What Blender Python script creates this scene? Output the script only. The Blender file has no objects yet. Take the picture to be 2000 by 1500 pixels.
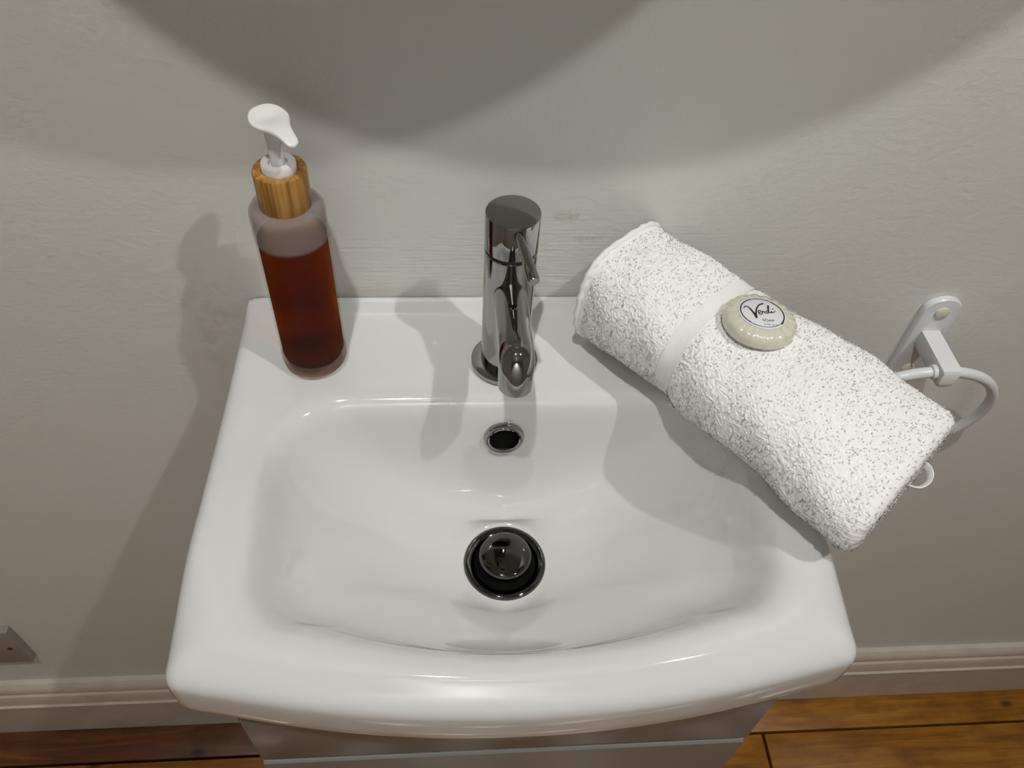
import bpy, bmesh, math, random
import numpy as np
from mathutils import Matrix, Vector

random.seed(7); rng = np.random.default_rng(7)
sc = bpy.context.scene
COL = sc.collection
H = 0.855            # height of the basin's tap ledge above the floor
PI = math.pi

# ------------------------------------------------------------------ camera, world, lights, exposure
cam = bpy.data.cameras.new('camera'); camo = bpy.data.objects.new('camera', cam); COL.objects.link(camo)
R = ((0.997062, 0.011996, -0.075659), (-0.058685, 0.754421, -0.653762), (0.049236, 0.656281, 0.752908))
camo.matrix_world = Matrix((R[0] + (-0.038823,), R[1] + (-0.461112,), R[2] + (0.43 + H,), (0, 0, 0, 1)))
cam.sensor_fit = 'HORIZONTAL'; cam.sensor_width = 36.0; cam.lens = 1589.19 / 2000 * 36; cam.clip_start = 0.01
sc.camera = camo

w = bpy.data.worlds.new('world'); sc.world = w; w.use_nodes = True
w.node_tree.nodes['Background'].inputs[0].default_value = (0.5, 0.55, 0.6, 1)
w.node_tree.nodes['Background'].inputs[1].default_value = 0.02      # the room is closed: lamps only

LAMPS = (((0.77, -0.755, 1.73 + H), 20.0, 74), ((-0.18, -0.755, 1.73 + H), 23.0, 74), ((-0.12, -1.25, 1.73 + H), 54.0, 90))  # last lamp is an added fill bounced off the far wall to lift shadows
AIM = ((.10, -.28, H), (-.03, -.28, H), (-.10, -1.75, H + .75))
for i, (p, e, cone) in enumerate(LAMPS):
    l = bpy.data.lights.new('downlight_and_fill', 'SPOT'); l.energy = e; l.color = (1.0, 0.982, 0.94)
    l.spot_size = math.radians(cone); l.spot_blend = 1.0; l.shadow_soft_size = 0.019
    o = bpy.data.objects.new('downlight_and_fill', l); COL.objects.link(o); o.location = p
    o.rotation_euler = (Vector(AIM[i]) - Vector(p)).to_track_quat('-Z', 'Y').to_euler()   # two on the basin; the added fill is turned to the far wall
vs = sc.view_settings
vs.view_transform = 'Standard'; vs.look = 'None'; vs.exposure = 1.1; vs.gamma = 1.0; vs.use_curve_mapping = False
sc.cycles.use_denoising = True
sc.cycles.use_adaptive_sampling = True; sc.cycles.adaptive_threshold = 0.06; sc.cycles.adaptive_min_samples = 16
sc.cycles.max_bounces = 7; sc.cycles.diffuse_bounces = 3; sc.cycles.glossy_bounces = 3
sc.cycles.transparent_max_bounces = 16; sc.cycles.transmission_bounces = 4
sc.cycles.sample_clamp_indirect = 6.0

# ------------------------------------------------------------------ materials
def mat(name, col=(.8, .8, .8), rough=.5, metal=0.0, **kw):
    m = bpy.data.materials.new(name); m.use_nodes = True
    b = m.node_tree.nodes['Principled BSDF']
    b.inputs['Base Color'].default_value = (*col, 1); b.inputs['Roughness'].default_value = rough
    b.inputs['Metallic'].default_value = metal
    for k, v in kw.items(): b.inputs[k.replace('_', ' ')].default_value = v
    return m
def N(m, t, **kw):
    n = m.node_tree.nodes.new(t)
    for k, v in kw.items(): setattr(n, k, v)
    return n
def L(m, a, b): m.node_tree.links.new(a, b)
def bsdf(m): return m.node_tree.nodes['Principled BSDF']
def coords(m, scale=(1, 1, 1), kind='Object'):
    tc = N(m, 'ShaderNodeTexCoord'); mp = N(m, 'ShaderNodeMapping'); mp.inputs['Scale'].default_value = scale
    L(m, tc.outputs[kind], mp.inputs['Vector']); return mp.outputs['Vector']
def noise(m, vec, scale, detail=4, rough=.5, dist=0):
    n = N(m, 'ShaderNodeTexNoise'); n.inputs['Scale'].default_value = scale; n.inputs['Detail'].default_value = detail
    n.inputs['Roughness'].default_value = rough; n.inputs['Distortion'].default_value = dist
    L(m, vec, n.inputs['Vector']); return n.outputs['Fac']
def ramp(m, fac, stops):
    r = N(m, 'ShaderNodeValToRGB'); e = r.color_ramp.elements
    while len(e) < len(stops): e.new(.5)
    for k, (p, c) in enumerate(stops): e[k].position = p; e[k].color = (*c, 1)
    L(m, fac, r.inputs['Fac']); return r.outputs['Color']
def mix(m, a, b, fac, mode='MIX'):
    n = N(m, 'ShaderNodeMix', data_type='RGBA', blend_type=mode)
    for s, v in ((n.inputs[6], a), (n.inputs[7], b), (n.inputs[0], fac)):
        if isinstance(v, (tuple, list)): s.default_value = (*v, 1)
        elif isinstance(v, (int, float)): s.default_value = v
        else: L(m, v, s)
    return n.outputs[2]
def math_n(m, op, a, b=0.0, clamp=False):
    n = N(m, 'ShaderNodeMath', operation=op); n.use_clamp = clamp
    for s, v in ((n.inputs[0], a), (n.inputs[1], b)):
        if isinstance(v, (int, float)): s.default_value = v
        else: L(m, v, s)
    return n.outputs[0]
def bump(m, height, strength=.2, dist=.001, normal=None):
    b = N(m, 'ShaderNodeBump'); b.inputs['Strength'].default_value = strength; b.inputs['Distance'].default_value = dist
    L(m, height, b.inputs['Height'])
    if normal: L(m, normal, b.inputs['Normal'])
    return b.outputs['Normal']
def blob(m, centre, radius, vec, squash=(1, 1, 1)):
    """0..1 soft spot around a point of the object"""
    s = N(m, 'ShaderNodeVectorMath', operation='SUBTRACT'); L(m, vec, s.inputs[0]); s.inputs[1].default_value = centre
    q = N(m, 'ShaderNodeVectorMath', operation='MULTIPLY'); L(m, s.outputs[0], q.inputs[0]); q.inputs[1].default_value = squash
    d = N(m, 'ShaderNodeVectorMath', operation='LENGTH'); L(m, q.outputs[0], d.inputs[0])
    r = N(m, 'ShaderNodeMapRange'); r.inputs[1].default_value = 0; r.inputs[2].default_value = radius
    r.inputs[3].default_value = 1; r.inputs[4].default_value = 0; r.interpolation_type = 'SMOOTHSTEP'
    L(m, d.outputs['Value'], r.inputs[0]); return r.outputs[0]

def wall_material(name, stains=False, tone=(.735, .735, .695)):
    m = mat(name, (.74, .72, .68), .42)
    v = coords(m)
    fine = noise(m, v, 420, 3, .6); orange = noise(m, coords(m, (1, 1, 1.6)), 130, 3, .55)
    big = noise(m, v, 3.0, 3, .5)
    base = ramp(m, big, [(.3, tuple(.97 * c for c in tone)), (.7, tuple(1.02 * c for c in tone))])
    if stains:
        streak = noise(m, coords(m, (18, 1, 420)), 1.0, 4, .6)
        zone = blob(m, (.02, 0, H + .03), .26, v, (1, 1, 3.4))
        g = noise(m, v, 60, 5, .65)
        # grimy smudges round the splash zone
        for c, r, sq, colr, amt in (((-.215, 0, H - .005), .045, (1, 1, .8), (.52, .50, .44), .6),
                               ((-.225, 0, H - .045), .035, (1.3, 1, .7), (.50, .48, .43), .5),
                               ((-.103, 0, H + .012), .032, (.8, 1, 1.6), (.62, .50, .43), .5),
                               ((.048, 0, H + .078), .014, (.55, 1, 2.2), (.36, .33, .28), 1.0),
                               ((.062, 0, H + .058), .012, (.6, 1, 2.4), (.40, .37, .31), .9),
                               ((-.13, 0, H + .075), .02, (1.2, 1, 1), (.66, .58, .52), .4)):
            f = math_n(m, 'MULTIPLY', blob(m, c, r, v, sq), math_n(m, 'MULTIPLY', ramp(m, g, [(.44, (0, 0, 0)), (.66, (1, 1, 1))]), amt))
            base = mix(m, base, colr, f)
        hgt = math_n(m, 'ADD', math_n(m, 'MULTIPLY', fine, .35), math_n(m, 'MULTIPLY', orange, .8))
        hgt = math_n(m, 'ADD', hgt, math_n(m, 'MULTIPLY', math_n(m, 'MULTIPLY', streak, zone), 1.6))
    else:
        hgt = math_n(m, 'ADD', math_n(m, 'MULTIPLY', fine, .35), math_n(m, 'MULTIPLY', orange, .8))
    L(m, base, bsdf(m).inputs['Base Color'])
    L(m, bump(m, hgt, .55, .0009), bsdf(m).inputs['Normal'])
    return m
M_wall = wall_material('wall_paint', True)
M_wall2 = wall_material('wall_paint_plain')
M_wall3 = wall_material('dark_wall_paint', False, (.62, .61, .58))
M_ceil = mat('ceiling_paint', (.8, .79, .77), .7)
M_skirt = mat('skirting_gloss_paint', (.70, .66, .60), .3)
_v = coords(M_skirt, (1, 1, 1))
L(M_skirt, ramp(M_skirt, noise(M_skirt, coords(M_skirt, (30, 30, 30)), 1, 4), [(.3, (.55, .49, .41)), (.65, (.62, .56, .48))]), bsdf(M_skirt).inputs['Base Color'])
L(M_skirt, bump(M_skirt, noise(M_skirt, coords(M_skirt, (20, 20, 200)), 1, 3), .2, .0006), bsdf(M_skirt).inputs['Normal'])

def board_material(name, c0, c1, c2):
    m = mat(name, c1, .28, Coat_Weight=.4, Coat_Roughness=.2)
    v = coords(m, (1, 1, 1))
    oi = N(m, 'ShaderNodeObjectInfo')
    sh = N(m, 'ShaderNodeVectorMath', operation='ADD'); L(m, v, sh.inputs[0])
    cx = N(m, 'ShaderNodeCombineXYZ'); L(m, math_n(m, 'MULTIPLY', oi.outputs['Random'], 37.0), cx.inputs[0]); L(m, math_n(m, 'MULTIPLY', oi.outputs['Random'], 11.0), cx.inputs[1])
    L(m, cx.outputs[0], sh.inputs[1])
    st = N(m, 'ShaderNodeMapping'); st.inputs['Scale'].default_value = (5, 70, 20); L(m, sh.outputs[0], st.inputs['Vector'])
    g = noise(m, st.outputs[0], 1.0, 6, .6, 1.2)
    st2 = N(m, 'ShaderNodeMapping'); st2.inputs['Scale'].default_value = (14, 26, 20); L(m, sh.outputs[0], st2.inputs['Vector'])
    k = noise(m, st2.outputs[0], 1.0, 4, .55)
    st3 = N(m, 'ShaderNodeMapping'); st3.inputs['Scale'].default_value = (11, 19, 4); L(m, sh.outputs[0], st3.inputs['Vector'])
    vo = N(m, 'ShaderNodeTexVoronoi'); vo.inputs['Scale'].default_value = 1.0; L(m, st3.outputs[0], vo.inputs['Vector'])
    knot = ramp(m, vo.outputs['Distance'], [(.06, (0, 0, 0)), (.17, (1, 1, 1))])
    base = ramp(m, g, [(.25, c0), (.5, c1), (.75, c2)])
    base = mix(m, base, c0, ramp(m, k, [(.46, (0, 0, 0)), (.72, (.8, .8, .8))]))
    base = mix(m, tuple(x * .22 for x in c0), base, knot)
    L(m, base, bsdf(m).inputs['Base Color'])
    L(m, bump(m, g, .3, .0008), bsdf(m).inputs['Normal'])
    return m
M_board = board_material('varnished_pine', (.15, .052, .005), (.33, .135, .012), (.44, .205, .028))
M_board_dark = board_material('dark_stained_pine', (.045, .014, .004), (.13, .042, .010), (.22, .085, .02))
M_sub = mat('subfloor_dirt', (.02, .014, .01), .9)

M_cer = mat('white_ceramic', (.735, .74, .735), .07, Coat_Weight=.5, Coat_Roughness=.03, IOR=1.5)
M_chrome = mat('chrome', (.37, .368, .36), .035, 1.0)
M_chrome_dark = mat('dark_chrome', (.13, .128, .12), .06, 1.0)  # chrome with a much darker base colour
M_black = mat('black_void', (.004, .004, .004), .9, Specular_IOR_Level=.1)
M_gloss = mat('gloss_lacquer_shaded', (.22, .215, .205), .22)  # vanity lacquer darkened: the shade on it is put into the colour
M_white = mat('white_plastic', (.84, .835, .82), .25)
M_wmetal = mat('white_coated_metal', (.78, .79, .81), .28)
M_cap = mat('ivory_screw_cap', (.70, .66, .55), .4)
M_mirror = mat('mirror_glass', (.9, .9, .9), .01, 1.0)
M_nickel = mat('grey_plastic', (.30, .275, .245), .35)
M_seam = mat('dark_seam', (.03, .03, .03), .6)
M_ink = mat('black_ink', (.012, .012, .012), .6)
M_paper = mat('label_paper', (.80, .80, .82), .35)
M_soap = mat('wrapped_soap', (.70, .69, .58), .22, Coat_Weight=.6, Coat_Roughness=.12, Subsurface_Weight=.35, Subsurface_Scale=.008)
bsdf(M_soap).inputs['Subsurface Radius'].default_value = (1, .9, .7)
L(M_soap, bump(M_soap, noise(M_soap, coords(M_soap), 260, 3), .25, .0006), bsdf(M_soap).inputs['Normal'])
M_towel = mat('terry_cotton', (.96, .958, .945), .95)
_t = N(M_towel, 'ShaderNodeBsdfTranslucent'); _t.inputs[0].default_value = (.96, .958, .945, 1)
_x = N(M_towel, 'ShaderNodeMixShader'); _x.inputs[0].default_value = .40
L(M_towel, bsdf(M_towel).outputs[0], _x.inputs[1]); L(M_towel, _t.outputs[0], _x.inputs[2]); L(M_towel, _x.outputs[0], M_towel.node_tree.nodes['Material Output'].inputs['Surface'])
M_towel_flat = mat('woven_cotton', (.92, .918, .905), .9)
_w = N(M_towel_flat, 'ShaderNodeTexWave'); _w.inputs['Scale'].default_value = 500; _w.inputs['Distortion'].default_value = 1
L(M_towel_flat, coords(M_towel_flat), _w.inputs['Vector'])
L(M_towel_flat, bump(M_towel_flat, _w.outputs['Fac'], .25, .0004), bsdf(M_towel_flat).inputs['Normal'])

M_cotton = mat('terry_cloth', (.95, .947, .932), .95)
# bamboo of the pump collar
M_bam = mat('bamboo', (.42, .22, .05), .38)
_b = noise(M_bam, coords(M_bam, (230, 230, 9)), 1.0, 4, .6, .4)
L(M_bam, ramp(M_bam, _b, [(.3, (.20, .085, .014)), (.5, (.42, .215, .045)), (.72, (.60, .36, .10))]), bsdf(M_bam).inputs['Base Color'])

# frosted glass: rough clear shell over scattering; amber soap: clear medium that absorbs
M_frost = bpy.data.materials.new('frosted_glass'); M_frost.use_nodes = True
nt = M_frost.node_tree; nt.nodes.remove(nt.nodes['Principled BSDF']); out = nt.nodes['Material Output']
_tr = N(M_frost, 'ShaderNodeBsdfTransparent'); _tr.inputs[0].default_value = (.93, .91, .90, 1)
_df = N(M_frost, 'ShaderNodeBsdfDiffuse'); _df.inputs[0].default_value = (.60, .55, .53, 1)
_tl = N(M_frost, 'ShaderNodeBsdfTranslucent'); _tl.inputs[0].default_value = (.60, .55, .53, 1)
_gl = N(M_frost, 'ShaderNodeBsdfGlossy'); _gl.inputs['Roughness'].default_value = .38
_m1 = N(M_frost, 'ShaderNodeMixShader'); _m1.inputs[0].default_value = .5; L(M_frost, _df.outputs[0], _m1.inputs[1]); L(M_frost, _tl.outputs[0], _m1.inputs[2])
_m2 = N(M_frost, 'ShaderNodeMixShader'); _sx = N(M_frost, 'ShaderNodeSeparateXYZ'); L(M_frost, coords(M_frost), _sx.inputs[0])
# the frosting scatters where it is dry (above the soap) and in the solid foot; wetted glass turns clear
_hc = ramp(M_frost, math_n(M_frost, 'MULTIPLY', _sx.outputs[2], 7.0), [(.06, (.44, .24, .17)), (.10, (.60, .55, .53))]); L(M_frost, _hc, _df.inputs[0]); L(M_frost, _hc, _tl.inputs[0])
_hz = ramp(M_frost, math_n(M_frost, 'MULTIPLY', _sx.outputs[2], 7.0), [(.06, (.45, .45, .45)), (.10, (.006, .006, .006)), (.772, (.006, .006, .006)), (.79, (.34, .34, .34))])
L(M_frost, _hz, _m2.inputs[0]); L(M_frost, _tr.outputs[0], _m2.inputs[1]); L(M_frost, _m1.outputs[0], _m2.inputs[2])
_m3 = N(M_frost, 'ShaderNodeMixShader'); _m3.inputs[0].default_value = .008; L(M_frost, _m2.outputs[0], _m3.inputs[1]); L(M_frost, _gl.outputs[0], _m3.inputs[2])
L(M_frost, _m3.outputs[0], out.inputs['Surface'])
M_liq = bpy.data.materials.new('amber_soap'); M_liq.use_nodes = True
nt = M_liq.node_tree; nt.nodes.remove(nt.nodes['Principled BSDF']); out = nt.nodes['Material Output']
_tr = N(M_liq, 'ShaderNodeBsdfRefraction'); _tr.inputs['Roughness'].default_value = .35; _tr.inputs['IOR'].default_value = 1.12; _df = N(M_liq, 'ShaderNodeBsdfDiffuse'); _df.inputs[0].default_value = (.30, .055, .004, 1)
_tl = N(M_liq, 'ShaderNodeBsdfTranslucent'); _tl.inputs[0].default_value = (.45, .10, .006, 1)
_m0 = N(M_liq, 'ShaderNodeMixShader'); _m0.inputs[0].default_value = .5; L(M_liq, _df.outputs[0], _m0.inputs[1]); L(M_liq, _tl.outputs[0], _m0.inputs[2])
_m1 = N(M_liq, 'ShaderNodeMixShader'); _m1.inputs[0].default_value = .012; L(M_liq, _tr.outputs[0], _m1.inputs[1]); L(M_liq, _m0.outputs[0], _m1.inputs[2])
_va = N(M_liq, 'ShaderNodeVolumeAbsorption'); _va.inputs['Color'].default_value = (.80, .50, .0, 1); _va.inputs['Density'].default_value = 160
L(M_liq, _m1.outputs[0], out.inputs['Surface']); L(M_liq, _va.outputs[0], out.inputs['Volume'])
M_glow = bpy.data.materials.new('downlight_glow'); M_glow.use_nodes = True
bsdf(M_glow).inputs['Emission Color'].default_value = (1, .94, .86, 1); bsdf(M_glow).inputs['Emission Strength'].default_value = 6

# ------------------------------------------------------------------ mesh helpers
def obj(name, verts, faces, m, parent=None, smooth=True, sharp=35, loc=None):
    me = bpy.data.meshes.new(name); me.from_pydata([tuple(map(float, v)) for v in verts], [], [tuple(f) for f in faces])
    me.validate(); bm = bmesh.new(); bm.from_mesh(me); bmesh.ops.recalc_face_normals(bm, faces=bm.faces); bm.to_mesh(me); bm.free()
    if smooth:
        me.polygons.foreach_set('use_smooth', [True] * len(me.polygons)); me.set_sharp_from_angle(angle=math.radians(sharp))
    if m: me.materials.append(m)
    o = bpy.data.objects.new(name, me); COL.objects.link(o)
    if parent: o.parent = parent
    if loc: o.location = loc
    return o
def tag(o, label, cat, group=None, kind=None):
    o['label'] = label
    if cat: o['category'] = cat
    if group: o['group'] = group
    if kind: o['kind'] = kind
    return o
def thing(name, label, cat, loc=(0, 0, 0), group=None):
    o = bpy.data.objects.new(name, None); COL.objects.link(o); o.location = loc; o.empty_display_size = .02
    return tag(o, label, cat, group)
def box(x0, x1, y0, y1, z0, z1):
    v = [(x, y, z) for x in (x0, x1) for y in (y0, y1) for z in (z0, z1)]
    f = [(0, 1, 3, 2), (4, 6, 7, 5), (0, 4, 5, 1), (2, 3, 7, 6), (0, 2, 6, 4), (1, 5, 7, 3)]
    return v, f
def bbox(name, b, m, parent=None, bev=.001, seg=2, kind=None):
    v, f = box(*b); o = obj(name, v, f, m, parent, False)
    if bev:
        bm = bmesh.new(); bm.from_mesh(o.data)
        bmesh.ops.bevel(bm, geom=list(bm.edges), offset=bev, segments=seg, affect='EDGES', profile=.5)
        bm.to_mesh(o.data); bm.free()
        o.data.polygons.foreach_set('use_smooth', [True] * len(o.data.polygons)); o.data.set_sharp_from_angle(angle=math.radians(50))
    if kind: o['kind'] = kind
    return o
def lathe(name, prof, m, parent=None, n=64, loc=(0, 0, 0), sharp=35, rot=None, close=False):
    """prof: list of (r, z); r=0 ends become poles"""
    V, F = [], []; idx = []
    for r, z in prof:
        if r < 1e-7: idx.append([len(V)] * n); V.append((0, 0, z))
        else:
            idx.append(list(range(len(V), len(V) + n)))
            V += [(r * math.cos(2 * PI * k / n), r * math.sin(2 * PI * k / n), z) for k in range(n)]
    rows = list(range(len(prof) - 1)) + ([-1] if close else [])
    for i in rows:
        a, b = idx[i], idx[i + 1]
        for k in range(n):
            q = [a[k], a[(k + 1) % n], b[(k + 1) % n], b[k]]; q2 = []
            for t in q:
                if t not in q2: q2.append(t)
            if len(q2) > 2: F.append(q2)
    o = obj(name, V, F, m, parent, True, sharp)
    o.location = loc
    if rot: o.rotation_euler = rot
    return o
def sweep(path, radii, n=24, closed=False, sect=None, cap=True, up=(0, 0, 1)):
    """tube along points; radii scalar or list (or (rx, ry)); returns verts, faces"""
    P = [Vector(p) for p in path]; V, F = [], []
    m_ = len(P); u = None
    for i, p in enumerate(P):
        a = P[(i - 1) % m_] if (closed or i > 0) else p; b = P[(i + 1) % m_] if (closed or i < m_ - 1) else p
        t = (b - a).normalized()
        if u is None:
            u = Vector(up); u = (u - t * u.dot(t))
            if u.length < 1e-4: u = Vector((1, 0, 0)); u = u - t * u.dot(t)
        else: u = u - t * u.dot(t)
        u.normalize(); s = t.cross(u)
        r = radii[i] if isinstance(radii, (list, tuple)) else radii
        rx, ry = r if isinstance(r, (list, tuple)) else (r, r)
        for k in range(n):
            an = 2 * PI * k / n
            V.append(p + s * (rx * math.cos(an)) + u * (ry * math.sin(an)))
    for i in range(m_ if closed else m_ - 1):
        for k in range(n):
            F.append((i * n + k, i * n + (k + 1) % n, ((i + 1) % m_) * n + (k + 1) % n, ((i + 1) % m_) * n + k))
    if cap and not closed: F.append(tuple(range(n))[::-1]); F.append(tuple(range((m_ - 1) * n, m_ * n)))
    return V, F
def bez(pts, n=32):
    """Catmull-Rom through points"""
    P = [np.array(p, float) for p in pts]; P = [2 * P[0] - P[1]] + P + [2 * P[-1] - P[-2]]; out = []
    for i in range(1, len(P) - 2):
        for t in np.linspace(0, 1, n, endpoint=False):
            a, b, c, d = P[i - 1:i + 3]
            out.append(.5 * ((2 * b) + (c - a) * t + (2 * a - 5 * b + 4 * c - d) * t * t + (3 * b - a - 3 * c + d) * t ** 3))
    out.append(P[-2]); return out

# ------------------------------------------------------------------ the room
X0, X1, Y0, ZC = -1.25, 1.35, -1.75, 1.73 + H + .03
def slab(name, b, m, label, cat):
    v, f = box(*b); o = obj(name, v, f, m, None, False); return tag(o, label, cat, kind='structure')
slab('wall_back', (X0 - .1, X1 + .1, 0, .1, -.05, ZC + .1), M_wall, 'off-white painted wall behind the washbasin', 'wall')
slab('wall_left', (X0 - .1, X0, Y0, 0, -.05, ZC + .1), M_wall2, 'painted side wall left of the washbasin', 'wall')
slab('wall_right', (X1, X1 + .1, Y0, 0, -.05, ZC + .1), M_wall2, 'painted side wall right of the washbasin', 'wall')
slab('wall_front', (X0 - .1, X1 + .1, Y0 - .1, Y0, -.05, ZC + .1), M_wall3, 'painted wall facing the washbasin', 'wall')
slab('ceiling', (X0, X1, Y0, 0, ZC, ZC + .1), M_ceil, 'plain white ceiling with two downlights and an added fill lamp', 'ceiling')
fl = slab('floor', (X0, X1, Y0, 0, -.05, -.022), M_sub, 'varnished pine floorboards running along the wall', 'floor')
rows = [(.0, -.067)] ; y = -.067
while y > Y0 + .02: rows.append((y, max(y - .128, Y0))); y -= .128
for r, (ya, yb) in enumerate(rows):
    if r == 0: cuts = [X0, .06, X1]
    elif r == 1: cuts = [X0, -.05, .438, X1]
    else:
        c = X0 + random.uniform(.5, 1.2); cuts = [X0, c, c + random.uniform(.7, 1.1), X1]
    for k in range(len(cuts) - 1):
        v, f = box(cuts[k] + .0022, cuts[k + 1] - .0022, yb + .0018, ya - .0018, -.021, random.uniform(-.0012, .0))
        md = M_board_dark if (r == 0 and k == 0) else M_board
        o = bbox('floorboard', (cuts[k] + .0022, cuts[k + 1] - .0022, yb + .0018, ya - .0018, -.021, random.uniform(-.0015, 0)), md, fl, .0012, 2)
# skirting board with its moulded top
prof = [(0, 0), (-.018, 0), (-.018, .094), (-.0205, .0965), (-.0205, .1005), (-.0175, .1025), (-.0175, .105), (-.0165, .118), (-.0145, .124),
        (-.0115, .126), (-.0115, .1285), (-.013, .131), (-.013, .136), (-.0105, .143), (-.006, .148), (0, .15)]
V = [(x, py, pz) for x in (X0, X1) for py, pz in prof]; n = len(prof)
F = [(i, i + 1, n + i + 1, n + i) for i in range(n - 1)] + [tuple(range(n)), tuple(range(n, 2 * n))]
tag(obj('baseboard_back', V, F, M_skirt, None, True, 25), 'off-white moulded skirting board along the wall', 'skirting board', kind='structure')

# ------------------------------------------------------------------ washbasin
def outline(hw, back, front, bow, rb, rf):
    """closed polyline: straight back at y=back, sides at +-hw, bowed front (y=front at the corners, front-bow in the middle)"""
    pts = []
    def arc(cx, cy, r, a0, a1, k=14):
        for t in np.linspace(a0, a1, k): pts.append((cx + r * math.cos(t), cy + r * math.sin(t)))
    arc(hw - rb, back - rb, rb, PI / 2, 0)
    arc(hw - rf, front + rf, rf, 0, -PI / 2 + .12)
    for x in np.linspace(hw - rf, -(hw - rf), 60)[1:-1]:
        s = x / (hw - rf); pts.append((x, front - bow * (1 - s * s)))
    arc(-(hw - rf), front + rf, rf, -PI / 2 - .12, -PI)
    arc(-(hw - rb), back - rb, rb, PI, PI / 2)
    return np.array(pts)
NB = 420; C0 = np.array([0, -.165])
TH = np.linspace(0, 2 * PI, NB, endpoint=False)
def rays(poly):
    P = poly - C0; Q = np.roll(P, -1, 0); out = []
    for t in TH:
        d = np.array([math.cos(t), math.sin(t)])
        den = d[0] * (Q - P)[:, 1] - d[1] * (Q - P)[:, 0]
        with np.errstate(divide='ignore', invalid='ignore'):
            s = (P[:, 0] * (Q - P)[:, 1] - P[:, 1] * (Q - P)[:, 0]) / den
            u = (P[:, 0] * d[1] - P[:, 1] * d[0]) / den
        ok = (s > 0) & (u >= -1e-6) & (u <= 1 + 1e-6) & np.isfinite(s)
        out.append(C0 + d * s[ok].max())
    return np.array(out)
def sm(a, b, x):
    t = np.clip((x - a) / (b - a), 0, 1); return t * t * (3 - 2 * t)
def O(d): return rays(outline(.194 - d, -d * .5, -.2875 + d, .0228, max(.005, .006 - d), max(.010 - d * .3, .007)))
def I(d): return rays(outline(.158 - d, -.101 - d, -.2585 + d * 1.0, .0205, .052, .032))
def ring(xy, z): return np.column_stack([xy, z if np.ndim(z) else np.full(len(xy), z)])
def fr(xy): return sm(-.20, -.285, xy[:, 1])            # 0 at the back, 1 along the front lip
rings = []
o = O(.030); rings.append(ring(o, -.066))
o = O(.022); rings.append(ring(o, -.064))
o = O(.004); rings.append(ring(o, -.0610))
o = O(.0004); rings.append(ring(o, -.0540))
o = O(0); rings.append(ring(o, -.018 - .010 * fr(o)))
o = O(.001); rings.append(ring(o, -.008 - .012 * fr(o)))
o = O(.006); rings.append(ring(o, -.001 - .0125 * fr(o)))
o = O(.014); rings.append(ring(o, .0003 - .0085 * fr(o)))
o = .5 * (O(.018) + I(-.016)); rings.append(ring(o, -.0006 - .0050 * fr(o)))
o = I(-.011); rings.append(ring(o, -.0012 - .0040 * fr(o)))
o = I(-.003); rings.append(ring(o, -.003 - .0045 * fr(o)))
o = I(.003); rings.append(ring(o, -.0105 - .003 * fr(o)))
# bowl: steep wall at the back, sloping sides and front, shallow towards the ends
side = lambda xy: np.clip(np.abs(xy[:, 0]) / .15, 0, 1)
o = rays(outline(.148, -.1070, -.2485, .0195, .055, .033)); rings.append(ring(o, -.036 + .010 * side(o) ** 1.5))
o = rays(outline(.141, -.1105, -.236, .017, .060, .034)); rings.append(ring(o, -.074 + .038 * side(o) ** 1.4))
o = rays(outline(.126, -.1185, -.206, .012, .055, .034)); rings.append(ring(o, -.101 + .056 * side(o) ** 1.3))
o = rays(outline(.098, -.132, -.197, .010, .030, .034)); rings.append(ring(o, -.1085 + .048 * side(o) ** 1.3))
o = .5 * o + .5 * (C0 + .036 * np.column_stack([np.cos(TH), np.sin(TH)])); rings.append(ring(o, -.1125 + .022 * side(o)))
o = C0 + .034 * np.column_stack([np.cos(TH), np.sin(TH)]); rings.append(ring(o, -.1145))
o = C0 + .026 * np.column_stack([np.cos(TH), np.sin(TH)]); rings.append(ring(o, -.1150))
RG = np.array(rings)
def chaikin(A):
    B = [A[0]]
    for i in range(len(A) - 1): B += [.75 * A[i] + .25 * A[i + 1], .25 * A[i] + .75 * A[i + 1]]
    return np.array(B + [A[-1]])
for _ in range(3): RG = chaikin(RG)
# coved upstand where the ledge meets the wall
up = sm(-.020, -.004, RG[:, :, 1]) * (RG[:, :, 2] > -.02) * sm(.1945, .188, np.abs(RG[:, :, 0]))
RG[:, :, 2] += .006 * up
RG[:, :, 0] *= 1 + .022 * sm(-.08, -.28, RG[:, :, 1]) * sm(.15, .19, np.abs(RG[:, :, 0]))      # the sides flare a little to the front
nr = len(RG); V = RG.reshape(-1, 3).copy(); V[:, 2] += H
V[:, 1] = np.minimum(V[:, 1], -.0006)
F = [(i * NB + k, i * NB + (k + 1) % NB, (i + 1) * NB + (k + 1) % NB, (i + 1) * NB + k) for i in range(nr - 1) for k in range(NB)]
F.append(tuple(range((nr - 1) * NB, nr * NB)))
basin = thing('washbasin', 'white glazed ceramic washbasin with bowed front set on the vanity cabinet', 'washbasin', (0, -.165, H))
def child(o, parent):
    """keep a part built in room coordinates where it is"""
    o.parent = parent; o.matrix_parent_inverse = Matrix.Translation(-Vector(parent.location)); return o
child(obj('bowl', V, F, M_cer, None, True, 60), basin)
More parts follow.
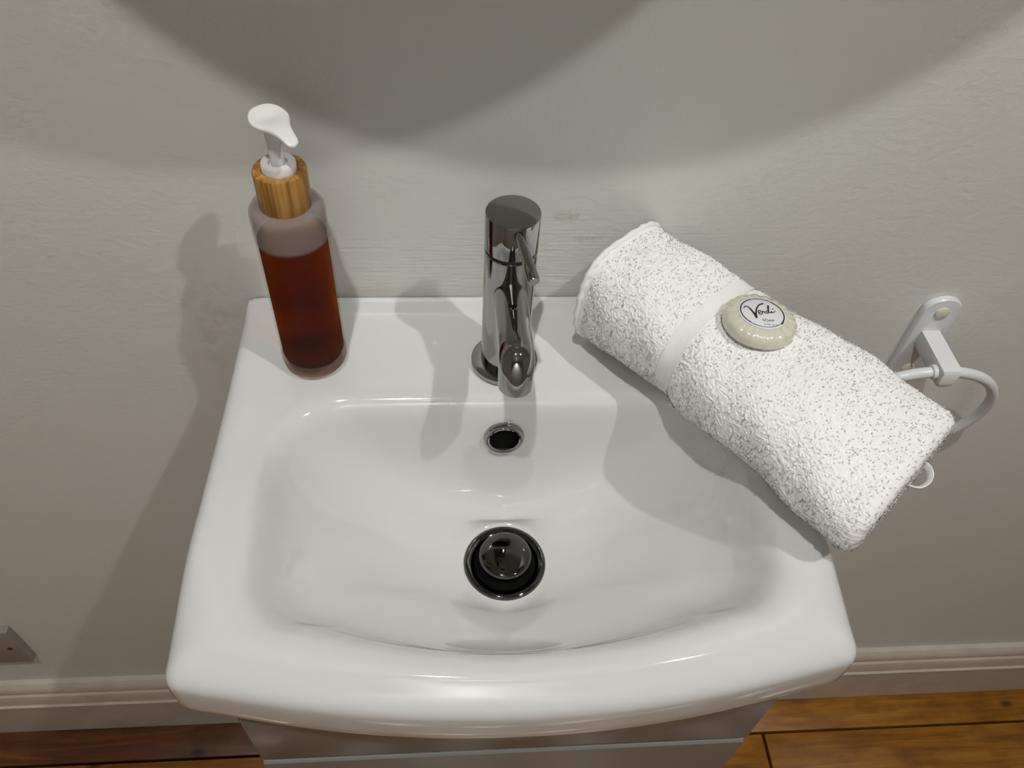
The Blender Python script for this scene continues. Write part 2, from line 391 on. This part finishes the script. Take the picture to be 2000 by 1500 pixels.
# overflow eyelet in the back wall of the bowl
_bp = RG[:, NB // 4]; _bi = [i for i in range(len(_bp) - 1) if _bp[i, 1] < -.095 and _bp[i, 2] > -.036 >= _bp[i + 1, 2]][0]     # the bowl's back wall, middle column
_ba, _bb = _bp[_bi - 1], _bp[_bi + 2]; nrm = Vector((0, float(_bb[2] - _ba[2]), float(_ba[1] - _bb[1]))).normalized()
OV = Vector((-.0008, float(_bp[_bi, 1]), H + float(_bp[_bi, 2]))) + nrm * .0016
rot = nrm.to_track_quat('Z', 'Y').to_euler()
ovr = lathe('overflow_ring', [(.0100, -.006), (.0100, .0010), (.0106, .0022), (.0118, .0026), (.0123, .0019), (.0128, .0024), (.0140, .0020), (.0146, .0008), (.0146, -.006)], M_chrome, None, 64, OV, 40, rot)
child(ovr, basin); ovr['label'] = 'round chrome overflow ring'
ovh = lathe('overflow_hole', [(0, .0002), (.0101, .0002), (.0101, -.004), (0, -.004)], M_black, None, 40, OV, 35, rot); child(ovh, basin)
# waste: flange, black gap and raised plug
DR = Vector((0, -.1645, H - .1150))
fl_ = lathe('waste_flange', [(.0224, .0002), (.0230, .0010), (.0250, .0020), (.0275, .0028), (.0292, .0026), (.0302, .0016), (.0306, .0002), (.0306, -.002)], M_chrome_dark, None, 80, DR, 45); child(fl_, basin)
fl_['label'] = 'dark polished waste flange'
hl = lathe('waste_throat', [(0, .0006), (.0234, .0006), (.0234, -.002), (0, -.002)], M_black, None, 48, DR); child(hl, basin)
pl = lathe('waste_plug', [(0, .0142), (.0120, .0141), (.0172, .0134), (.0188, .0124), (.0194, .0110), (.0192, .0098), (.0170, .0092), (.0100, .0090), (0, .0090)], M_chrome_dark, None, 80, DR, 40); child(pl, basin)
sk = lathe('plug_skirt', [(0, .0092), (.0172, .0092), (.0165, .0070), (.0165, .0003), (0, .0003)], M_black, None, 60, DR); child(sk, basin)
pl['label'] = 'raised round waste plug'

# ------------------------------------------------------------------ mixer tap
tap = thing('mixer_tap', 'chrome single-lever mixer tap standing on the basin ledge', 'tap', (0, -.066, H))
TZ = .0
lathe('base_flange', [(0, 0), (.0236, 0), (.0238, .0012), (.0236, .0034), (.0226, .0042), (.016, .0042), (0, .0042)], M_chrome, tap, 80, (0, 0, .0004), 40)
lathe('tap_body', [(0, .004), (.0168, .004), (.0168, .1035), (.0162, .1042), (0, .1042)], M_chrome, tap, 80)
lathe('body_joint', [(0, .104), (.0158, .104), (.0158, .1066), (0, .1066)], M_seam, tap, 64)
lathe('tap_head', [(0, .1062), (.0162, .1062), (.0169, .1068), (.0169, .1312), (.0166, .1319), (.0158, .1323), (0, .1323)], M_chrome, tap, 80, (0, 0, 0), 40)
sp = bez([(0, .000, .0770), (0, -.018, .0782), (0, -.040, .0800), (0, -.060, .0818), (0, -.0690, .0812), (0, -.0748, .0765), (0, -.0770, .0690), (0, -.0774, .0630)], 10)
v, f = sweep(sp, [.0104 + .0004 * math.sin(PI * i / (len(sp) - 1)) for i in range(len(sp))], 40, up=(0, 0, 1))
spout = obj('spout', v, f, M_chrome, tap, True, 50)
lathe('aerator', [(0, .0), (.0088, .0), (.0088, .002), (0, .002)], M_seam, spout, 32, (0, -.0774, .0622))
lv = [(.0016, -.014, .1278), (.0040, -.024, .1260), (.0068, -.037, .1232), (.0092, -.0485, .1205), (.0095, -.0495, .1203)]
v, f = sweep(lv, [.0026, .0029, .0034, .0038, .0034], 28)
obj('lever', v, f, M_chrome, tap, True, 50)

# ------------------------------------------------------------------ vanity cabinet
van = thing('vanity_cabinet', 'glossy vanity cabinet under the washbasin, shade put into its grey', 'cabinet', (0, -.15, 0))
def cbox(name, b, m, bev=.001, parent=van): 
    o = bbox(name, b, m, None, bev); child(o, parent); return o
CW, CY, CT = .1725, -.279, H - .067
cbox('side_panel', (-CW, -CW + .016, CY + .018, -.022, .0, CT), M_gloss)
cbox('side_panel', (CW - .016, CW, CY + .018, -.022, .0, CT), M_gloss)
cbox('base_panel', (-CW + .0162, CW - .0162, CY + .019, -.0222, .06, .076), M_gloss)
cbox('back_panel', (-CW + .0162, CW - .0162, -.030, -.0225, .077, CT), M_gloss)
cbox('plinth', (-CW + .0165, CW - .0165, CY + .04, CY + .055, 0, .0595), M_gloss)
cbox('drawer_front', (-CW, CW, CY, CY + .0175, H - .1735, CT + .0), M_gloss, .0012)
# door front with a chamfered finger-pull along its top
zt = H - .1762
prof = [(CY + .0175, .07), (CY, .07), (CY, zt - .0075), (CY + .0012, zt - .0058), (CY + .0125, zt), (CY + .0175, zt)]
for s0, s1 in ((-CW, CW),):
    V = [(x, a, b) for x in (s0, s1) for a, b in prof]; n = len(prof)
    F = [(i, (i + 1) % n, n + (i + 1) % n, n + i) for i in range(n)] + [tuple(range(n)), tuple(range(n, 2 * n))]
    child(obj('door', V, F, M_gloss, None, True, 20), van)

# ------------------------------------------------------------------ soap dispenser
BX, BY = -.1335, -.0622
dis = thing('soap_dispenser', 'frosted glass pump bottle of amber liquid soap with bamboo collar on basin ledge', 'soap dispenser', (BX, BY, H + .0006))
lathe('bottle', [(0, 0), (.0150, 0), (.0188, .0008), (.0208, .0030), (.0220, .0068), (.0222, .0100), (.0222, .1285), (.0219, .1312), (.0208, .1330), (.0190, .1340), (.0120, .1342),
                 (.0120, .1325), (.0195, .1322), (.0208, .1305), (.0211, .128), (.0211, .0135), (.0200, .0105), (.0170, .0090), (0, .0085)], M_frost, dis, 72, (0, 0, 0), 50)
lathe('liquid_soap', [(0, .0092), (.0165, .0096), (.0196, .0112), (.0208, .0142), (.0208, .1110), (.0204, .1112), (0, .1110)], M_liq, dis, 64)
cp = lathe('bamboo_collar', [(0, .1336), (.0150, .1336), (.0153, .1342), (.0153, .1570), (.0149, .1577), (.0104, .1578), (.0100, .1562), (0, .1562)], M_bam, dis, 72, (0, 0, 0), 40)
cp['label'] = 'bamboo collar'
lathe('pump_ring', [(0, .1560), (.0097, .1560), (.0099, .1575), (.0099, .1612), (.0094, .1622), (.0056, .1622), (.0050, .1600), (0, .1600)], M_white, dis, 56, (0, 0, 0), 40)
lathe('pump_stem', [(0, .1600), (.0038, .1600), (.0040, .165), (.0042, .175), (.0046, .186), (0, .186)], M_white, dis, 40)
# teardrop press head with a drooping nozzle
ang = math.radians(-54); ux = Vector((math.cos(ang), math.sin(ang), 0)); vx = Vector((-ux.y, ux.x, 0))
sec = []   # along the nozzle: position s, half width, top z, bottom z
for s, hw, zt_, zb in ((-.0113, .0004, .1912, .1906), (-.0108, .0042, .1917, .1896), (-.0092, .0073, .1920, .1882), (-.0060, .0100, .1916, .1866), (-.0020, .0111, .1908, .1856),
                       (.0020, .0109, .1905, .1850), (.0060, .0092, .1905, .1846), (.0105, .0066, .1905, .1846), (.0150, .0051, .1900, .1850), (.0195, .0043, .1890, .1851),
                       (.0230, .0039, .1878, .1846), (.0252, .0030, .1867, .1842), (.0259, .0004, .1856, .1846)):
    sec.append((s, hw, zt_, zb))
V, F = [], []; K = 28
for s, hw, zt_, zb in sec:
    zm, hh = (zt_ + zb) / 2, (zt_ - zb) / 2
    for k in range(K):
        a = 2 * PI * k / K; ca, sa = math.cos(a), math.sin(a)
        wd = hw * (abs(ca) ** .7) * (1 if ca >= 0 else -1) * (1.0 if sa >= 0 else .55 + .45 * (1 + sa))
        hz = hh * (abs(sa) ** .6) * (1 if sa >= 0 else -1)
        dish = -.0016 * math.exp(-((s + .001) / .0065) ** 2) * (1 - (wd / .0115) ** 2) if sa > 0 else 0
        p = ux * s + vx * wd; V.append((p.x, p.y, zm + hz + dish))
for i in range(len(sec) - 1):
    for k in range(K): F.append((i * K + k, i * K + (k + 1) % K, (i + 1) * K + (k + 1) % K, (i + 1) * K + k))
F += [tuple(range(K)), tuple(range((len(sec) - 1) * K, len(sec) * K))]
hd = obj('pump_head', V, F, M_white, dis, True, 60)
mo = hd.modifiers.new('soft', 'SUBSURF'); mo.levels = 2; mo.render_levels = 2
hd['label'] = 'white teardrop press head'

# ------------------------------------------------------------------ rolled hand towel
E0 = np.array([.0820, -.0305]); E1 = np.array([.2285, -.1968])
AX = (E1 - E0) / np.linalg.norm(E1 - E0); LEN = np.linalg.norm(E1 - E0); NX = np.array([-AX[1], AX[0]])
tow = thing('hand_towel', 'white terry hand towel folded into a roll across the basin corner', 'towel', (float((E0 + E1)[0] / 2), float((E0 + E1)[1] / 2), H))
S0, S1 = .325, .375     # the flat woven band, as fractions of the length
def tow_grid(s, phi, inset=0.0, end=0.0):
    """points on the roll: s along the length, phi round it (arrays or numbers)"""
    s, phi, inset, end = np.broadcast_arrays(np.asarray(s, float), np.asarray(phi, float), np.asarray(inset, float), np.asarray(end, float))
    hw = .0425 + .0130 * s + .003 * np.sin(PI * s) + .0075 * s ** 5 + .0010 * np.sin(9 * s + 1)
    hh = .0415 - .0095 * s + .001 * np.sin(PI * s) + .0010 * np.sin(11 * s)
    e = 2 / 2.7
    c_, s_ = np.cos(phi), np.sin(phi)
    ea = np.where(s_ < 0, 2 / 2.05, e)
    a = np.sign(c_) * np.abs(c_) ** ea; b = np.sign(s_) * np.abs(s_) ** ea
    wob = .0009 * np.sin(5 * s * PI + 2 * phi) + .0008 * np.sin(17 * s + 3 * phi + 1) + .0005 * np.sin(31 * s - 5 * phi)
    band = np.exp(-((s - (S0 + S1) / 2) / .040) ** 2) * .0022
    d = wob - band - inset
    along, across = s * LEN + end, (hw + d) * a
    z = hh + (hh + d) * b + .0012 + .002 * np.sin(PI * s)
    x, y = E0[0] + AX[0] * along + NX[0] * across, E0[1] + AX[1] * along + NX[1] * across
    y = np.minimum(y, -.0032)
    z = np.where(b < 0, np.maximum(z, .0038 + .0065 * sm(-.030, -.016, y)), z)      # rests on ledge, upstand and rim
    return np.stack([x, y, H + z], -1)
def tow_pt(s, phi, inset=0.0, end=0.0): return tow_grid(s, phi, inset, end)
def lattice(u, v, cu, cv, seed):
    """smooth noise on a cu x cv lattice, periodic in v; u, v in 0..1; values about -1..1"""
    r_ = np.random.default_rng(seed).uniform(-1, 1, (cu + 2, cv)); x, y_ = np.clip(u, 0, 1) * cu, (v % 1.0) * cv
    i, j = np.floor(x).astype(int), np.floor(y_).astype(int); fx, fy = x - i, y_ - j
    fx, fy = fx * fx * (3 - 2 * fx), fy * fy * (3 - 2 * fy); i1, j0, j1 = i + 1, j % cv, (j + 1) % cv
    return (r_[i, j0] * (1 - fx) + r_[i1, j0] * fx) * (1 - fy) + (r_[i, j1] * (1 - fx) + r_[i1, j1] * fx) * fy
def terry(s, phi):
    """height of the looped pile over the cloth"""
    v = phi / (2 * PI)
    wu = s + .010 * lattice(s, v, 40, 48, 5); wv = v + .007 * lattice(s, v, 40, 48, 6)
    h = .55 * lattice(wu, wv, 165, 205, 1) + .45 * np.abs(lattice(wu, wv, 215, 270, 2)) * 1.6 - .36 + .30 * lattice(wu, wv, 260, 330, 3) + .35 * lattice(s, v, 26, 34, 4)
    flat = np.clip((np.abs(s - (S0 + S1) / 2) - (S1 - S0) / 2) / .008, 0, 1) * np.clip((s - .012) / .012, 0, 1)
    return .00062 * h * flat
NS, NP = 540, 620
ENDL = ((.031, -.001), (.026, .0015), (.0215, -.0015), (.017, .0015), (.012, -.001), (.0065, .0022), (.0025, .0022), (.0006, .0010))
ENDR = ((.0010, .0030), (.0034, .0058), (.0070, .0074), (.0110, .0066), (.0140, .0040), (.0175, .0068), (.0210, .0064), (.0240, .0030), (.0275, .0058), (.0320, .0040))
def tow_rows(s0, s1, ns, extra=0.0, ends=True):
    """(s, inset, push along the axis) for every ring of the roll, left end to right end"""
    r_ = [(s0, i, -e) for i, e in ENDL] if ends else []
    r_ += [(s, -extra, 0) for s in np.linspace(s0, s1, ns)]
    return r_ + ([(s1, i, e) for i, e in ENDR] if ends else [])
def tow_ring(row, n_):
    s, ins, en = row
    ph = 2 * PI * np.arange(n_) / n_
    return tow_grid(s, ph, ins + (.0022 * np.sin(ph) if ins > .009 else 0) - (terry(np.full(n_, s), ph + en * 60) if ins >= 0 and s > .001 or ins == 0 else 0), en)
def tow_surface(s0, s1, ns, extra=0.0, ends=True):
    rows_ = tow_rows(s0, s1, ns, extra, ends); V, F = [], []
    for r_ in rows_: V += list(tow_ring(r_, NP))
    m_ = len(rows_)
    for i in range(m_ - 1):
        for k in range(NP): F.append((i * NP + k, i * NP + (k + 1) % NP, (i + 1) * NP + (k + 1) % NP, (i + 1) * NP + k))
    if ends: F += [tuple(range(NP)), tuple(range((m_ - 1) * NP, m_ * NP))]
    return V, F
v, f = tow_surface(0, 1, NS); child(obj('towel_roll', v, f, M_cotton, None, True, 180), tow)
v, f = tow_surface(S0, S1, 8, .0007, False); bd = child(obj('woven_band', v, f, M_towel_flat, None, True, 180), tow); bd['label'] = 'flat woven band across the towel'
# stitched, rippled hem along the end by the tap
hem = []
for k in range(160):
    ph = 2 * PI * k / 160; p = tow_pt(.006, ph, -.0004, -.0018 + .0002 * math.sin(29 * ph)); hem.append(p)
v, f = sweep(hem, [.0021 + .0003 * math.sin(26 * 2 * PI * k / 160) for k in range(160)], 10, closed=True); hm = child(obj('hem', v, f, M_towel_flat, None, True, 180), tow)
hm['label'] = 'rippled hem at the end by the tap'
# terry pile: short bent loops standing all over the roll
def pile(count):
    V, F = [], []; VV = []
    tri = np.array([(0, 1, 4), (0, 4, 3), (1, 2, 5), (1, 5, 4), (2, 0, 3), (2, 3, 5), (3, 4, 6), (4, 5, 6), (5, 3, 6)])
    g = 0; P_, N_ = [], []
    # tabulate the surface, then sample it
    PP = 240; TR = tow_rows(0, 1, 120)[len(ENDL):]; SS = len(TR); ss = np.array([t[0] for t in TR]) + np.array([t[2] for t in TR])
    T = np.array([tow_ring(t, PP) for t in TR])
    du = np.gradient(T, axis=0); dv = (np.roll(T, -1, 1) - np.roll(T, 1, 1)) / 2
    nn = np.cross(du, dv); ar = np.linalg.norm(nn, axis=2); nn /= ar[:, :, None] + 1e-12
    cen = T.mean(axis=1, keepdims=True) - np.array([AX[0], AX[1], 0]) * .03 * (np.arange(SS) >= 118)[:, None, None]; sg = np.sign(((T - cen) * nn).sum(2)); nn *= sg[:, :, None]
    wgt = ar.copy()
    wgt[(ss > S0 - .004) & (ss < S1 + .004)] = 0
    wgt[ss < .018] = 0
    wgt *= (nn[:, :, 2] > -.75) & (T[:, :, 2] > H + .009)
    pr = (wgt / wgt.sum()).ravel(); pick = rng.choice(SS * PP, count, p=pr)
    i, j = np.divmod(pick, PP); a = rng.random(count) - .5; b = rng.random(count) - .5
    base = T[i, j] + du[i, j] * a[:, None] + dv[i, j] * b[:, None]; nv = nn[i, j]
    # right-hand end face gets pile too
    tilt = rng.normal(0, .8, (count, 3)) + np.array([.15, -.1, -.25])
    tilt -= nv * (tilt * nv).sum(1)[:, None]
    d1 = nv + tilt * .6; d1 /= np.linalg.norm(d1, axis=1)[:, None]
    d2 = nv * .3 + tilt; d2 /= np.linalg.norm(d2, axis=1)[:, None]
    ln = rng.uniform(.0006, .0012, count)[:, None]
    t1 = np.cross(nv, rng.normal(0, 1, (count, 3))); t1 /= np.linalg.norm(t1, axis=1)[:, None] + 1e-9; t2 = np.cross(nv, t1)
    r0 = .00032
    out = np.zeros((count, 7, 3))
    mid = base + d1 * ln; tip = mid + d2 * ln * .75
    for k in range(3):
        ca, sa = math.cos(2 * PI * k / 3), math.sin(2 * PI * k / 3)
        out[:, k] = base - nv * .0003 + (t1 * ca + t2 * sa) * r0
        out[:, 3 + k] = mid + (t1 * ca + t2 * sa) * r0 * 1.05
    out[:, 6] = tip
    faces = (tri[None] + (np.arange(count) * 7)[:, None, None]).reshape(-1, 3)
    me = bpy.data.meshes.new('terry_pile'); nv_ = count * 7; nf = len(faces)
    me.vertices.add(nv_); me.vertices.foreach_set('co', out.reshape(-1).astype(np.float32))
    me.loops.add(nf * 3); me.loops.foreach_set('vertex_index', faces.reshape(-1).astype(np.int32))
    me.polygons.add(nf); me.polygons.foreach_set('loop_start', (np.arange(nf) * 3).astype(np.int32))
    me.polygons.foreach_set('use_smooth', np.ones(nf, bool))
    me.update(); me.validate(); me.materials.append(M_towel)
    cn = nv[:, None, :] + rng.normal(0, .22, (count, 7, 3)); cn /= np.linalg.norm(cn, axis=2)[:, :, None]
    me.normals_split_custom_set_from_vertices(cn.reshape(-1, 3).tolist())      # loops shade with the cloth they stand on
    o = bpy.data.objects.new('terry_pile', me); COL.objects.link(o); return o
pi_ = child(pile(6000), tow); pi_['kind'] = 'stuff'; pi_['label'] = 'fluffy white terry pile'
# hanging loop at the outer end
e3 = np.array([AX[0], AX[1], 0]); n3 = np.array([NX[0], NX[1], 0]); z3 = np.array([0, 0, 1.])
pe = np.array([E0[0], E0[1], H + .024]) + e3 * (LEN + .004) + n3 * .023
lp = bez([pe - e3 * .006 + n3 * .009 + z3 * .003, pe + e3 * .006 + n3 * .0085 + z3 * .001, pe + e3 * .0105 + n3 * .003 - z3 * .002, pe + e3 * .0085 - n3 * .005 - z3 * .004, pe + e3 * .001 - n3 * .009 - z3 * .004, pe - e3 * .006 - n3 * .010 - z3 * .004], 8)
v, f = sweep(lp, [(.0009, .0030)] * len(lp), 10); child(obj('hanging_loop', v, f, M_towel_flat, None, True, 60), tow)

# ------------------------------------------------------------------ wrapped soap on the towel
SX, SY = .1530, -.1100
_g = tow_grid(np.linspace(0, 1, 200)[:, None], np.linspace(0, PI, 200)[None]).reshape(-1, 3); best = _g[np.argmin((_g[:, 0] - SX) ** 2 + (_g[:, 1] - SY) ** 2)]
soap = thing('soap_bar', 'small round pleat-wrapped soap with a printed paper label lying on the towel', 'soap', (SX, SY, best[2] - .0006))
soap.rotation_euler = (math.radians(-4), math.radians(2), math.radians(-5))
V, F = [], []; K = 96
prf = [(0, 0, 0), (.0195, 0, 0), (.0222, .0012, .2), (.0230, .0040, .6), (.0226, .0075, 1), (.0205, .0098, 1.4), (.0160, .0110, 1), (.0135, .0112, .3), (0, .0112, 0)]
idx = []
for r, z, am in prf:
    if r == 0: idx.append([len(V)] * K); V.append((0, 0, z)); continue
    idx.append(list(range(len(V), len(V) + K)))
    for k in range(K):
        a = 2 * PI * k / K; pleat = abs(math.sin(a * 7)) ; rr = r * (1 + .022 * am * (pleat - .5)) 
        V.append((rr * math.cos(a), rr * math.sin(a), z + .0003 * am * math.sin(a * 22 + 1.5 * math.sin(3 * a))))
for i in range(len(prf) - 1):
    for k in range(K):
        q = []
        for t in (idx[i][k], idx[i][(k + 1) % K], idx[i + 1][(k + 1) % K], idx[i + 1][k]):
            if t not in q: q.append(t)
        F.append(q)
obj('wrapped_soap', V, F, M_soap, soap, True, 45)
LR = .0146
lab = lathe('paper_label', [(0, .0113), (LR, .0111), (LR + .0002, .0114), (LR - .0002, .0117), (0, .0118)], M_paper, soap, 72, (0, 0, 0), 60)
lab['label'] = 'round white paper label reading Verdi SOAP'
def stroke(name, pts, wid, parent=lab, z=.01190, smoothn=8):
    P = bez([(a, b, 0) for a, b in pts], smoothn); m_ = len(P); V, F = [], []
    for i, p in enumerate(P):
        t = P[min(i + 1, m_ - 1)] - P[max(i - 1, 0)]; t = t / (np.linalg.norm(t) + 1e-9); nn = np.array([-t[1], t[0], 0])
        k = i / (m_ - 1) * (len(wid) - 1); a = int(min(k, len(wid) - 2)); wv = wid[a] * (1 - (k - a)) + wid[a + 1] * (k - a)
        for s in (-1, 1):
            q = (p + nn * s * wv * .5) * LR; V.append((q[0], q[1], z))
    F = [(2 * i, 2 * i + 1, 2 * i + 3, 2 * i + 2) for i in range(m_ - 1)]
    return V, F
def join(parts):
    V, F = [], []
    for v, f in parts:
        o_ = len(V); V += v; F += [tuple(i + o_ for i in q) for q in f]
    return V, F
script = join([
    stroke('', [(-.76, .20), (-.70, .33), (-.61, .36), (-.50, .24), (-.40, .0), (-.335, -.22), (-.315, -.38)], (.03, .05, .07, .10, .09)),
    stroke('', [(-.32, -.38), (-.285, -.05), (-.19, .27), (-.03, .52), (.17, .64)], (.09, .07, .06, .08)),
    stroke('', [(-.16, -.02), (-.07, .04), (-.055, .12), (-.11, .15), (-.17, .05), (-.15, -.09), (-.07, -.11), (.0, -.01), (.025, .12), (.055, .06), (.09, .10), (.10, .0), (.15, .0)], (.045, .05, .045, .045)),
    stroke('', [(.29, .12), (.23, .16), (.17, .07), (.20, -.01), (.27, .07), (.33, .34), (.36, .50), (.325, .49), (.29, .20), (.305, .03), (.38, .06), (.42, .16)], (.045, .045, .05, .045)),
    stroke('', [(.42, .16), (.425, .06), (.47, .05), (.54, .12), (.62, .19)], (.05, .045, .03)),
    stroke('', [(.475, .29), (.505, .31), (.535, .33)], (.05, .05))])
obj('printed_name', *script, M_ink, lab, False)
arcs = []
for a0, a1, wv in ((-100, -128, .035), (-130, -250, .05), (-252, -300, .035), (-302, -395, .05), (40, 32, .03), (-2 - 10, -32, .05), (-48, -98, .03)):
    A = np.radians(np.linspace(a0, a1, 14)); arcs.append(stroke('', [(.92 * math.cos(a), .92 * math.sin(a)) for a in A], (wv, wv), smoothn=3))
for k in range(5):
    a = math.radians(-34 - k * 2.6); arcs.append(stroke('', [(.90 * math.cos(a), .90 * math.sin(a)), (.98 * math.cos(a), .98 * math.sin(a))], (.03, .03), smoothn=2))
for x0, x1 in ((-.06, .02), (.05, .20), (.26, .40), (.44, .50)): arcs.append(stroke('', [(x0, -.735), (x1, -.735)], (.028, .028), smoothn=2))
obj('printed_border', *join(arcs), M_ink, lab, False)
cu = bpy.data.curves.new('soap_word', 'FONT'); cu.body = 'SOAP'; cu.size = .21 * LR; cu.align_x = 'CENTER'; cu.align_y = 'CENTER'; cu.offset = .0000
to = bpy.data.objects.new('tmp', cu); COL.objects.link(to)
dg = bpy.context.evaluated_depsgraph_get(); me = bpy.data.meshes.new_from_object(to.evaluated_get(dg)); bpy.data.objects.remove(to)
me.name = 'printed_word'; me.materials.clear(); me.materials.append(M_ink)
wo = bpy.data.objects.new('printed_word', me); COL.objects.link(wo); wo.parent = lab; wo.location = (.17 * LR, -.48 * LR, .01190)

# ------------------------------------------------------------------ towel ring on the wall
tr = thing('towel_ring', 'white metal towel ring screwed to the wall right of the washbasin', 'towel ring', (.360, -.0005, H - .046))
# back plate: a flat bar with round ends
V, F = [], []; po = []
hw_, hh_ = .0158, .0475
for k in range(25): a = PI * k / 24; po.append((hw_ * math.cos(a), hh_ - .012 + .012 * math.sin(a)))
for k in range(25): a = PI + PI * k / 24; po.append((hw_ * math.cos(a), -(hh_ - .012) + .012 * math.sin(a)))
n = len(po)
for y_, sc_ in ((0, 1), (-.0040, 1), (-.0052, .965), (-.0054, .93)): V += [(x * (1 if sc_ == 1 else 1 - (1 - sc_) * 1.4), y_, z * (1 - (1 - sc_) * .5)) for x, z in po]
for r in range(3):
    for k in range(n): F.append((r * n + k, r * n + (k + 1) % n, (r + 1) * n + (k + 1) % n, (r + 1) * n + k))
F += [tuple(range(n)), tuple(range(3 * n, 4 * n))]
obj('back_plate', V, F, M_wmetal, tr, True, 30)
for zz in (.0335, -.0335):
    o = lathe('screw_cap', [(0, .0026), (.0040, .0024), (.0056, .0014), (.0060, 0), (0, 0)], M_cap, tr, 32, (0, -.0054, zz), 40, (PI / 2, 0, 0)); o['label'] = 'cream screw cap'
# arm: flat on top, rounded underneath at the nose
V, F = [], []
arm = [(-.0078, .0095), (.0078, .0095), (.0078, -.0050), (.0055, -.0095), (0, -.0110), (-.0055, -.0095), (-.0078, -.0050)]
ys = [-.0050, -.020, -.036, -.046, -.0505, -.0520]
scl = [1, 1, 1, 1, .93, .70]
for y_, s in zip(ys, scl): V += [(x * (1 if y_ > -.047 else .5 + .5 * s), y_, .0035 + (z if z > 0 else z) * s) for x, z in arm]
n = len(arm)
for r in range(len(ys) - 1):
    for k in range(n): F.append((r * n + k, r * n + (k + 1) % n, (r + 1) * n + (k + 1) % n, (r + 1) * n + k))
F += [tuple(range(n)), tuple(range((len(ys) - 1) * n, len(ys) * n))]
obj('arm', V, F, M_wmetal, tr, True, 40)
rr, th = .073, math.radians(11); bs = Vector((-.001, -.0435, .0045)); dn = Vector((0, math.sin(th), -math.cos(th)))
pth = [bs + Vector((1, 0, 0)) * rr * math.sin(a) + dn * rr * (1 - math.cos(a)) for a in np.linspace(0, 2 * PI, 96, endpoint=False)]
v, f = sweep(pth, .0046, 20, closed=True, up=(0, 1, 0)); obj('ring', v, f, M_wmetal, tr, True, 180)
for s in (-1, 1):
    v, f = sweep([bs + Vector((s * .0070, 0, 0)), bs + Vector((s * .0105, 0, -.0003))], .0060, 24); obj('ring_collar', v, f, M_wmetal, tr, True, 40)

# ------------------------------------------------------------------ wall socket low on the left
so = thing('wall_socket', 'grey-beige plastic socket plate low on the wall above the skirting board', 'socket', (-.650, 0, H - .580))
V, F = [], []
for y_, s in ((-.0005, 1), (-.0085, 1), (-.0100, .985), (-.0106, .95)):
    V += [(x * (.073 - (1 - s) * .045), y_, z * (.043 - (1 - s) * .045)) for x, z in ((1, 1), (-1, 1), (-1, -1), (1, -1))]
for r in range(3):
    for k in range(4): F.append((r * 4 + k, r * 4 + (k + 1) % 4, (r + 1) * 4 + (k + 1) % 4, (r + 1) * 4 + k))
F += [(0, 1, 2, 3), (12, 13, 14, 15)]
obj('socket_plate', V, F, M_nickel, so, True, 25)
for s in (-1, 1):
    lathe('screw', [(0, .0007), (.0030, .0006), (.0034, 0), (0, 0)], M_chrome_dark, so, 20, (s * .0605, -.0105, 0), 30, (PI / 2, 0, 0))
    bbox('rocker_switch', (s * .018 - .007, s * .018 + .007, -.0128, -.0108, .012, .030), M_white, so, .0008)

# ------------------------------------------------------------------ round mirror cabinet above the frame: its disc throws the curved shadows
mc = thing('mirror_cabinet', 'round mirror-fronted wall cabinet hung above the tap', 'mirror', (-.004, -.0005, .720 + H))
lathe('cabinet_body', [(0, 0), (.289, 0), (.289, .128), (0, .128)], M_white, mc, 96, (0, 0, 0), 30, (PI / 2, 0, 0))
lathe('mirror_door', [(0, 0), (.291, 0), (.294, .002), (.294, .017), (.291, .019), (0, .019)], M_mirror, mc, 128, (0, -.1285, 0), 30, (PI / 2, 0, 0))

# ------------------------------------------------------------------ ceiling downlights and the fitting of the added fill
for i, (p, e, cone) in enumerate(LAMPS):
    d = thing('downlight', ('round ceiling downlight over the towel ring side', 'round ceiling downlight over the soap dispenser side', 'added fill lamp on the ceiling farthest from the washbasin wall')[i], 'downlight', (p[0], p[1], ZC), 'ceiling downlights')
    lathe('trim_ring', [(.030, 0), (.030, -.004), (.036, -.006), (.043, -.004), (.045, 0)], M_white, d, 48, (0, 0, -.0002))
    lathe('lens', [(0, -.0012), (.030, -.0012), (.030, -.0004), (0, -.0004)], M_glow, d, 40)
